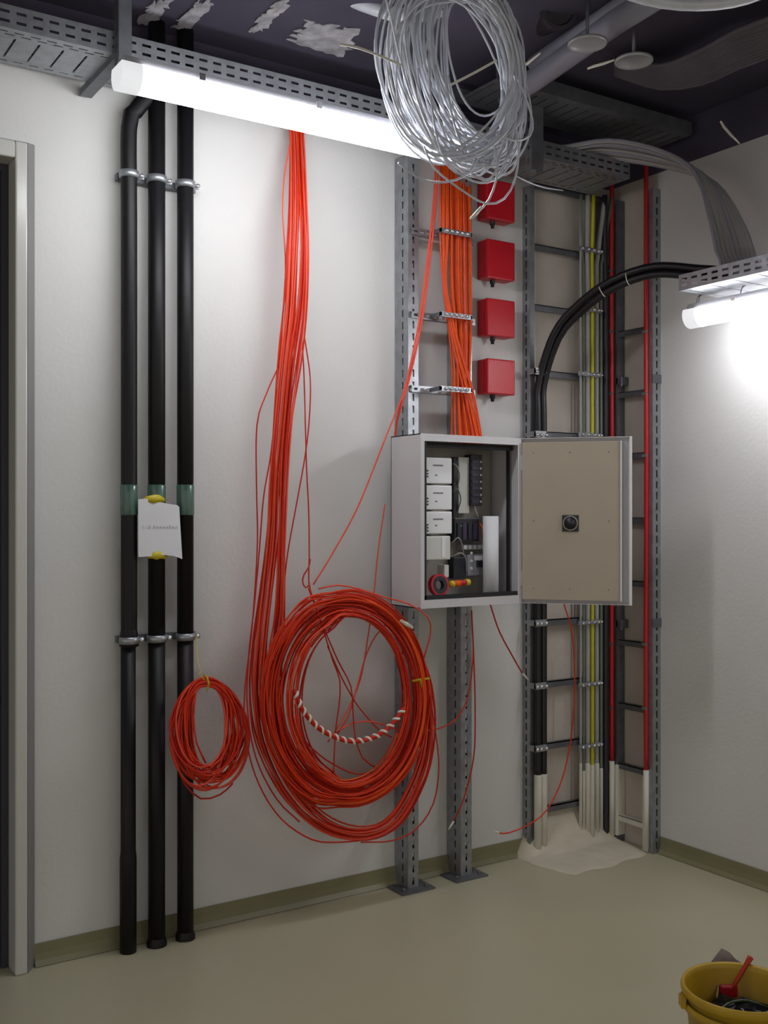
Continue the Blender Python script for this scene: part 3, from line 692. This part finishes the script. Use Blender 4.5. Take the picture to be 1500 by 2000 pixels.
# small coil on its yellow string
t = thing('cable_coil', 'small coil of red-orange cable hanging from a yellow string in front of the pipes', 'cable coil', W(405, 1550, .2))
for k in range(34):
    f = k/33; pts = []; ph = rnd.random()*6.28; jr = rnd.uniform(-1, 1); lx = 331+50*rnd.random()**1.2; rx = 488-52*rnd.random()**1.2
    for q in range(30):
        th_ = 2*math.pi*q/29*1.02; s_ = math.sin(th_-math.pi/2); c_ = math.cos(th_-math.pi/2); lo = (1+s_)/2
        q_ = min(1, lo*2.2)**.6; cu = 404+((lx+rx)/2-404)*q_; ru = 54+((rx-lx)/2-54)*q_; top = 1333+jr*9-2; bot = 1518+26*jr
        u = cu+ru*c_; v = (top+bot)/2+(bot-top)/2*s_
        pts.append(W(u, v, .15+(1-f)*.09*lo+.008*math.sin(ph+th_)))
    strand(MB(), pts, CR, 6, .02).build('cable', ['redor', 'redor2', 'redor', 'coral'][k % 4], t, smooth=True)
strand(MB(), [W(383,1352,.2), W(378,1400,.2), W(384,1450,.21), (W(402,1490,.2))], CR).build('cable_tail', 'redor', t, smooth=True)
strand(MB(), [W(345,1490,.2), W(360,1530,.18), W(392,1560,.17), W(430,1552,.17), W(455,1530,.18)], CR).build('cable_tail', 'redor2', t, smooth=True)
mb = MB(); mb.tube([W(398,1318,.20)+Vector((0,0,0)), W(404,1322,.235), W(408,1335,.24), W(404,1350,.22)], .0035, 6); mb.build('tape_tie', 'tapey', t)
tag(MB().tube(spline([W(384,1242,.11), W(384,1270,.13), W(388,1300,.17), W(393,1312,.19), W(388,1318,.2), W(400,1328,.2)], .02), .0018, 5).build('string', 'tapey'), 'yellow string tying the small red coil to the lower pipe clamp', 'string')
# single loose cables
loose = [
 ([(556,690,.16), (520,770,.17), (502,830,.18), (501,950,.18), (503,1050,.18), (498,1150,.19), (490,1250,.2), (478,1350,.21), (480,1440,.21), (505,1530,.22), (550,1600,.22), (610,1640,.22), (660,1645,.22), (700,1642,.21)], 'redor2', 'single red cable bowing out left of the hanging bunch and under the coil'),
 ([(541,760,.16), (530,880,.17), (515,970,.18), (507,1070,.18), (497,1180,.19), (486,1280,.2), (483,1380,.21), (500,1480,.22), (540,1560,.22), (585,1605,.22)], 'redor2', 'second red cable hanging just left of the bunch'),
 ([(568,275,.15), (556,340,.15), (552,410,.15), (557,500,.15), (558,600,.15)], 'coral', 'pink-red cable bowing out at the top of the hanging bunch'),
 ([(595,660,.16), (606,740,.17), (604,820,.17), (596,890,.17), (580,980,.17), (562,1080,.18), (553,1160,.18)], 'redor2', 'red cable crossing to the left in front of the long wall below the bunch'),
 ([(590,660,.16), (594,740,.16), (597,850,.17), (599,920,.17), (603,1000,.17), (604,1090,.18), (603,1135,.19), (610,1165,.2)], 'redor2', 'red cable dropping straight onto the hook of the large coil'),
 ([(606,1092,.18), (603,1108,.19), (594,1122,.19), (591,1136,.19), (597,1148,.2), (604,1142,.2)], 'redor2', 'small cable loop tied above the large coil'),
 ([(622,1150,.19), (660,1143,.19), (700,1150,.2), (750,1166,.24), (800,1180,.34), (835,1205,.34), (841,1235,.3), (828,1285,.25)], 'coral', 'loose cable arching over the top of the large coil to the cabinet'),
 ([(752,985,.1), (745,1030,.11), (738,1080,.13), (730,1160,.16), (720,1235,.17), (703,1330,.17), (672,1400,.18), (640,1450,.18)], 'coral', 'thin pink cable dropping behind the cabinet side through the coil'),
 ([(602,1148,.21), (625,1210,.22), (650,1290,.2), (664,1330,.19), (662,1380,.19), (655,1430,.19), (652,1500,.19), (652,1530,.2)], 'redor2', 'dark red cable hanging straight through the middle of the coil'),
 ([(605,1150,.215), (628,1215,.22), (660,1290,.2), (685,1340,.19), (690,1400,.19), (694,1440,.19), (708,1480,.19), (735,1500,.19)], 'redor2', 'dark red cable curving to the right inside the coil'),
 ([(640,1262,.2), (668,1325,.185), (700,1380,.18), (740,1425,.18), (765,1440,.19)], 'redor2', 'dark red cable slanting across the right of the coil opening'),
 ([(760,1215,.2), (735,1240,.185), (715,1280,.18), (695,1350,.175), (680,1400,.175), (655,1440,.175)], 'coral', 'pale red cable slanting down left inside the coil'),
 ([(578,1425,.18), (610,1462,.18), (650,1492,.18), (700,1512,.18), (760,1500,.19)], 'redor2', 'red cable sagging low inside the coil'),
 ([(655,1432,.18), (690,1412,.18), (730,1410,.18), (775,1425,.18), (805,1428,.2)], 'coral', 'faint red cable arching inside the lower coil'),
 ([(838,1350,.23), (850,1425,.23), (857,1500,.23), (846,1570,.22), (812,1620,.21), (765,1642,.21), (705,1645,.21)], 'redor2', 'single cable sweeping outside the right of the large coil'),
 ([(805,1428,.2), (850,1425,.17), (890,1405,.14), (914,1360,.13), (924,1280,.12), (921,1195,.12)], 'redor', 'orange cable curving from the coil up behind the cabinet post'),
]
for ps, key, lab in loose:
    tag(strand(MB(), [W(*q) for q in ps], .0030).build('loose_cable', key, smooth=True), lab, 'cable', 'loose cables')
def tipped(name, ps, key, lab, tip):
    a = [W(*q) for q in ps]; t_ = thing(name, lab, 'cable', a[-1], 'loose cable ends')
    strand(MB(), a, .0032).build('sheath', key, t_, smooth=True)
    MB().tube([a[-1], a[-1].lerp(W(*tip), .5), W(*tip)], [.0042, .0045, .003], 8).build('end_connector', 'tie', t_, smooth=True)
tipped('cable_end', [(921,1192,.12), (926,1300,.12), (928,1400,.125), (925,1480,.13), (906,1560,.13), (886,1604,.13)], 'redor2', 'red cable hanging down the right cabinet post with a pale connector', (876,1620,.13))
tipped('cable_end', [(955,1172,.15), (962,1195,.13), (976,1235,.11), (1000,1280,.10), (1020,1315,.09)], 'redor2', 'short red cable hanging from under the cabinet with a white tip', (1032,1328,.085))
tipped('cable_end', [(1092,1150,.13), (1104,1188,.13), (1118,1240,.13), (1122,1330,.13), (1118,1420,.13), (1100,1515,.14), (1068,1582,.15), (1030,1612,.15), (992,1627,.14), (975,1627,.13)], 'redor', 'orange cable hanging in front of the ladder and curling left at the floor', (966,1623,.12))
# cable pulled from the rack down to the coil
t = thing('pulled_cable', 'pair of coral cables pulled from the rack diagonally down to the coil', 'cable', W(612, 1140, .2))
for off in (0, 5):
    strand(MB(), [W(852+off,270,.05), W(851+off,325,.07), W(848+off,380,.14), W(838+off,480,.16), W(820+off,620,.17), W(799+off*.8,725,.17), W(783+off*.3,790,.17), W(776,820,.15)]+([W(772,850,.11), W(770,900,.06)] if off == 0 else []) , .0048).build('cable', 'coral', t, smooth=True)
strand(MB(), [W(790,765,.17), W(755,850,.19), W(700,988,.2), W(650,1080,.2), W(612,1142,.2)], .0033).build('cable', 'coral', t, smooth=True)
# red and white wrapped cord across the coil
ctrl = [W(574,1348,.24), W(590,1385,.245), W(620,1420,.245), W(655,1440,.245), W(690,1448,.245), W(730,1440,.245), W(762,1418,.245), W(790,1382,.24)]
ps = spline(ctrl, .008)
t = thing('barrier_cord', 'red and white striped cord sagging inside the large coil', 'cord', W(690, 1448, .24))
MB().tube(ps, .0088, 8).build('red_core', 'redor2', t, smooth=True)
Ls = [0.0]
for a, b in zip(ps, ps[1:]): Ls.append(Ls[-1]+(b-a).length)
tot = Ls[-1]; nst = 17
def at(s_):
    for i in range(len(ps)-1):
        if Ls[i+1] >= s_: return ps[i].lerp(ps[i+1], (s_-Ls[i])/(Ls[i+1]-Ls[i])), (ps[i+1]-ps[i]).normalized()
    return ps[-1], (ps[-1]-ps[-2]).normalized()
for k in range(nst):
    wp = []
    for q in range(9):
        th_ = -2.4+4.8*q/8; c, tg = at(min(tot*.999, max(0, (k+.5)/nst*tot+(q-4)*.0035)))
        a = Vector((0,-1,0)); b = tg.cross(a).normalized()
        wp.append(c+(a*math.cos(th_)+b*math.sin(th_))*.0086)
    MB().tube(wp, .0052, 6).build('white_stripe', 'tie', t, smooth=True)
# orange bundle on the rack
rb = random.Random(11)
t = thing('cable_bundle', 'flat bundle of orange cables running down the rack into the cabinet', 'cable bundle', W(905, 850, .15))
for k in range(24):
    f = k/23; du = rb.uniform(-1.5, 1.5); dd = .148+rb.uniform(-.016, .022)
    diag = k in (0, 2, 3, 5, 6)
    up_ = 861+57*f
    if diag:
        ps_ = [(up_,270), (up_,325), (up_-1,400), (up_-1,470), (866+8*f*3,560), (882+14*f*3,660), (905+k*3,760), (925+k*2.5,850), (927+k*2.5,870)]
        dd = .172
    else:
        lo_ = 881+37*f; ps_ = [(up_,270), (up_,325), (up_,400), (up_+du,470), (862+57*f+du,560), (874+45*f+du,650), (lo_,720), (lo_+du*.6,770), (880+50*f+6*f*f,850), (880+52*f+6*f*f,870)]
    strand(MB(), [W(a, b, dd if b > 330 else .045+.3*(dd-.148)) for a, b in ps_], .0038, 7).build('cable', 'orange' if k % 6 else 'coral', t, smooth=True)

# ------------------------------------------------------------------ grey cables from the wall tray down to the right tray
rg = random.Random(5)
t = thing('cable_bundle', 'thick bundle of grey cables dropping from the wall tray to the right tray', 'cable bundle', (-.25, -.8, 2.5))
for k in range(26):
    w_ = (k+.5)/26*2-1; j = lambda s_: rg.uniform(-s_, s_); h = j(.012)
    pts = [(-1.3+j(.1), -.215+.12*w_, 3.062+abs(j(.02))), (-.9, -.215+.12*w_, 3.07+abs(j(.02))), (-.62+.05*w_, -.25+.10*w_, 3.10+h), (-.42+.05*w_, -.36+.11*w_, 3.135+h), (-.27+.09*w_, -.58+.07*w_, 3.06+h), (-.215+.11*w_, -.77+.03*w_, 2.93+j(.012)), (-.22+.12*w_, -.89, 2.70+j(.01)), (-.24+.125*w_, -.96, 2.54), (-.25+.125*w_, -1.1, 2.478+abs(j(.015))), (-.25+.12*w_, -2.2, 2.475)]
    strand(MB(), pts, .0066, 7, .05).build('cable', 'greyc' if k % 3 else 'duct', t, smooth=True)

# ------------------------------------------------------------------ clear tubing coil in front of the lamp
rc = random.Random(21)
CD = .98
t = thing('tubing_coil', 'tangled coil of pale clear tubing hanging in front of the lamp end', 'tubing coil', W(890, 340, CD))
for k in range(54):
    a = rc.uniform(62, 128); cu = 1000-a+rc.gauss(0, 8); cv = 128+rc.gauss(0, 14); b = 178+rc.gauss(0, 18); ti = math.radians(17+rc.gauss(0, 7)); p1 = rc.random()*6.28; p2 = rc.random()*6.28; am = rc.uniform(.02, .10)
    st = rc.random()*6.28; pts = []
    for q in range(int(22*rc.choice((1.0, 1.0, 1.4)))+1):
        th_ = st+2*math.pi*q/22; sq = a*(1+.10*math.sin(th_+p1)+.06*math.sin(2*th_+p2))
        x_ = sq*math.cos(th_); y_ = b*(1+.04*math.sin(3*th_+p1))*math.sin(th_)
        pts.append(W(cu+x_*math.cos(ti)+y_*math.sin(ti)*.9, cv-x_*math.sin(ti)+y_*math.cos(ti), CD+am*math.sin(th_+p2)+.05*math.cos(th_)))
    strand(MB(), pts, .0040, 6, .03).build('tube_loop', 'tube_clear', t, smooth=True)
for ps_ in ([(828,285), (848,328), (900,370), (950,398), (985,388), (1006,350), (1013,300), (1008,262)], [(965,285), (972,320), (969,352), (955,390), (930,418)],
            [(778,318), (812,345), (850,356), (890,352), (918,335), (930,310)], [(920,340), (945,352), (966,340), (975,310), (985,280)], [(1000,130), (1022,180), (1040,235), (1035,265), (1005,275), (970,262)], [(752,-10), (765,40), (780,110), (800,180), (825,240), (850,290)]):
    strand(MB(), [W(a, b, CD+.1) for a, b in ps_], .0036, 7, .03).build('tube_tail', 'tube_clear', t, smooth=True)
MB().tube([W(940,405,CD+.1), W(930,417,CD+.1), W(919,427,CD+.1)], [.005, .0065, .004], 8).build('tape_end', 'tie', t, smooth=True)
for ps_, lab in (([(664,86), (700,93), (745,110), (784,127)], 'white cable tie tail sticking out left of the clear tubing coil'), ([(880,166), (925,143), (970,118)], 'white cable tie tail across the opening of the clear tubing coil')):
    q = spline([W(a, b, CD+.12) for a, b in ps_], .03); mb = MB()
    for a, b in zip(q, q[1:]):
        d_ = (b-a).normalized(); s_ = d_.cross(Vector((0,-1,0))).normalized()
        mb.obox(a-s_*.0038, (b-a)*1.03, s_*.0076, Vector((0,.0016,0)))
    tag(mb.build('cable_tie', 'tie'), lab, 'cable tie', 'ties on the clear tubing')
tag(strand(MB(), [W(1010,345,.75), W(1035,357,.72), W(1062,366,.7), W(1100,372,.55)], .003).build('loose_tube', 'tube_clear', smooth=True), 'thin pale tube end crossing below the steel strut', 'tube')

# ------------------------------------------------------------------ ceiling items
mb = MB(); mb.tube([(-.975, -.40, 3.225), (-1.0, -.6, 3.228), (-1.075, -1.1, 3.235), (-1.1, -1.4, 3.24)], .043, 18)
tag(mb.build('conduit_pipe', 'duct', smooth=True), 'grey pipe near the ceiling right of the clear tubing coil', 'pipe')
mb = MB(); mb.tube([(-1.02, -.62, 3.275), (-1.1, -1.3, 3.278)], .032, 16)
tag(mb.build('conduit_pipe', 'duct', smooth=True), 'thinner grey pipe above and behind the grey ceiling pipe', 'pipe')
c = D(1092, 18, 3.75)
t = thing('round_duct', 'dark round duct end at the top right of the clear tubing', 'duct', c)
MB().lathe([(.0, 0), (.05, 0), (.055, .012), (.068, .012), (.070, -.012), (.060, -.015), (.060, -.35)], c, axis=(-.35,-.9,-.25), sides=28).build('flange', 'darkc', t, smooth=False)
for (u, v, z_, lab) in ((1147, 85, 3.13, 'round steel hanger plate, left of the two below the ceiling'), (1238, 119, 3.12, 'round steel hanger plate, right of the two below the ceiling')):
    c = G(u, v, z_)
    t = thing('hanger_plate', lab, 'hanger', c, 'round hanger plates')
    MB().lathe([(0, -.001), (.056, -.001), (.061, -.006), (.0655, -.004), (.0655, .004), (.050, .010), (.012, .016), (0, .016)], c, sides=32).build('plate', 'hanger', t, smooth=True)
    MB().tube([c+Vector((0,0,.01)), (c.x, c.y, CEIL)], .006, 8).build('rod', 'zincd', t, smooth=True)
for ps_, lab, z_ in (([(1148,134), (1158,130), (1180,124), (1200,117)], 'white cable tie beside the right-hand hanger plate', 3.12), ([(1408,238), (1414,248), (1428,264), (1444,280)], 'pale cable tie sticking up above the grey cables', 3.02), ([(1005,140), (1030,124), (1055,104)], 'pale cable tie lying on the grey ceiling pipe', 3.15)):
    q = [G(a, b, z_) for a, b in ps_]
    tag(MB().tube(q, [.004]+[.0052]*(len(q)-2)+[.003], 6).build('cable_tie', 'tie'), lab, 'cable tie')
t = thing('cable_bundle', 'dark cable bundle sagging under the ceiling at the upper right', 'cable bundle', G(1400, 120, 3.2))
for k in range(13):
    o_ = (k-6)*6
    strand(MB(), [G(1200, 130+o_*.4, 3.28), G(1290,150+o_*.6, 3.22), G(1370,130+o_*.9, 3.2), G(1440,96+o_, 3.19), G(1510,70+o_, 3.2), G(1600,30+o_, 3.24)], .010, 8, .06).build('cable', 'dimc', t, smooth=True)
tag(MB().tube(spline([D(1190,-25,3.0), D(1260,-2,3.0), D(1330,9,3.0), D(1400,8,3.0), D(1460,-3,3.0), D(1530,-30,3.0)], .04), .0165, 12).build('clear_hose', 'tube_clear', smooth=True), 'pale hose sagging into view at the top right', 'hose')
tag(MB().tube(spline([D(620,-40,3.7), D(680,-4,3.7), D(730,16,3.7), D(785,30,3.7), D(860,20,3.75), D(930,-30,3.8)], .04), .024, 12).build('clear_hose', 'tube_clear', smooth=True), 'grey hose at the top centre behind the clear tubing', 'hose')
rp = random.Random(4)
for quad, lab in (([(560,78), (600,38), (716,62), (668,112)], 'large painted lamp-light patch on the dark ceiling behind the tie'), ([(484,58), (545,0), (572,0), (506,66)], 'narrow painted lamp-light streak on the dark ceiling, middle one'), ([(338,52), (385,0), (420,0), (372,58)], 'painted lamp-light streak on the dark ceiling above the lamp start'), ([(265,45), (300,0), (335,0), (300,50)], 'faint painted lamp-light streak on the dark ceiling beside the left strut')):  # lamp light on the ceiling, modelled as thin pale patches
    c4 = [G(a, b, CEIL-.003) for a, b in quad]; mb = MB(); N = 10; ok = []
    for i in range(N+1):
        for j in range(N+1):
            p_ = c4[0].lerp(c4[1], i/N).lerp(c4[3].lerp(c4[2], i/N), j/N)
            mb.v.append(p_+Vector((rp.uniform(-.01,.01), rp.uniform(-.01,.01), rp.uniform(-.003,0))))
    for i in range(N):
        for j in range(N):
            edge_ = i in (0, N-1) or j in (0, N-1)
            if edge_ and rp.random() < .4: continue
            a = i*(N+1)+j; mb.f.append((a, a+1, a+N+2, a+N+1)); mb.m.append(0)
    tag(mb.build('lamplight_patch', 'lamplight', solid=.004), lab, 'plaster patch', 'painted lamp-light patches on the ceiling')

# ------------------------------------------------------------------ bucket
bc = G(1447, 1926, .27); bc.z = 0
t = thing('bucket', 'yellow plastic bucket with scraps standing on the floor at lower right', 'bucket', bc)
R0 = .150
MB().lathe([(0,.004), (R0*.80,.004), (R0*.81,.0), (R0*.97,.245), (R0*1.04,.247), (R0*1.055,.262), (R0*1.03,.272), (R0*.985,.268), (R0*.965,.255), (R0*.80,.012), (0,.010)], bc, sides=56).build('shell', 'bucket', t, smooth=True)
MB().lathe([(R0*.97,.205), (R0*1.015,.207), (R0*1.02,.222), (R0*.985,.226)], bc, sides=56).build('rib', 'bucket', t, smooth=True)
for s_ in (-1, 1): MB().obox(bc+RT*(s_*R0*1.02)-FW*.015+Vector((0,0,.215)), FW*.03, RT*(s_*.012), Vector((0,0,.03))).build('handle_lug', 'bucket', t)
hp = [bc+RT*(R0*1.07*math.cos(q))+FW*(R0*1.08*math.sin(q))+Vector((0,0,.225-.02*math.sin(q))) for q in [math.pi*k/16 for k in range(17)]]
MB().tube(hp, .003, 8).build('wire_handle', 'zincd', t, smooth=True)
def inb(dr_, df_, z_): return bc+RT*dr_+FW*df_+Vector((0,0,z_))
tt = thing('hand_tool', 'red-handled tool leaning inside the yellow bucket', 'tool', inb(0,.02,.12))
a, b = G(1428, 1936, .20), G(1467, 1868, .292)
MB().tube([a.lerp(b, f) for f in (0, .25, .5, .8, .97, 1)], [.004, .005, .006, .007, .009, .006], 10).build('shaft', 'rtool', tt, smooth=True)
MB().obox(a-RT*.03+Vector((0,0,-.02)), RT*.05, FW*.015, Vector((0,0,.035))).build('head', 'rtape', tt, bevel=.006)
tag(MB().tube([G(1399,1966,.17), G(1402,1930,.205), G(1404,1896,.24)], .0032, 6).build('stick', 'wood', smooth=True), 'thin pale stick standing inside the yellow bucket', 'stick')
mb = MB(); N = 14
for i in range(N+1):
    for j in range(N+1):
        rr_ = i/N*.122; th_ = 2*math.pi*j/N
        mb.v.append(inb(rr_*math.cos(th_)+.015, rr_*math.sin(th_), .172+.014*math.sin(i*1.7+j*2.3)+rp.uniform(-.012,.018)))
for i in range(N):
    for j in range(N):
        a_ = i*(N+1)+j; mb.f.append((a_, a_+1, a_+N+2, a_+N+1)); mb.m.append(0)
tag(mb.build('film_scrap', 'foil', solid=.001), 'crumpled dark plastic film filling the yellow bucket', 'plastic film')
tag(MB().tube(spline([inb(-.085,-.03,.195), inb(-.03,.02,.212), inb(.03,.035,.214), inb(.085,.02,.20)], .02), .004, 8).build('wire_offcut', 'green', smooth=True), 'dark green wire offcut on the film in the bucket', 'wire')
for k, (p_, q_) in enumerate((((-.045,-.03,.205), (-.03,-.065,.203)), ((-.03,-.015,.21), (-.005,-.07,.205)), ((.03,-.06,.205), (.075,-.035,.21)))):
    tag(MB().tube([inb(*p_), inb(*q_)], [.0045, .0025], 6).build('wire_offcut', 'bolt'), ['short bright wire offcut at the left inside the bucket', 'longer bright wire offcut in the middle of the bucket', 'bright wire offcut at the right inside the bucket'][k], 'wire', 'bright wire offcuts')
mb = MB(); N = 8
for i in range(N+1):
    for j in range(N+1):
        f, g_ = i/N, j/N
        mb.v.append(inb(-.045+.16*f, .165+.05*g_+.012*math.sin(f*9), .004+.29*g_*(1-.35*abs(f-.45)*2)+.008*math.sin(i*2.1+j)))
for i in range(N):
    for j in range(N): a_ = i*(N+1)+j; mb.f.append((a_, a_+1, a_+N+2, a_+N+1)); mb.m.append(0)
tag(mb.build('film_sheet', 'card', solid=.002), 'grey plastic sheet propped on the floor behind the yellow bucket', 'plastic film')
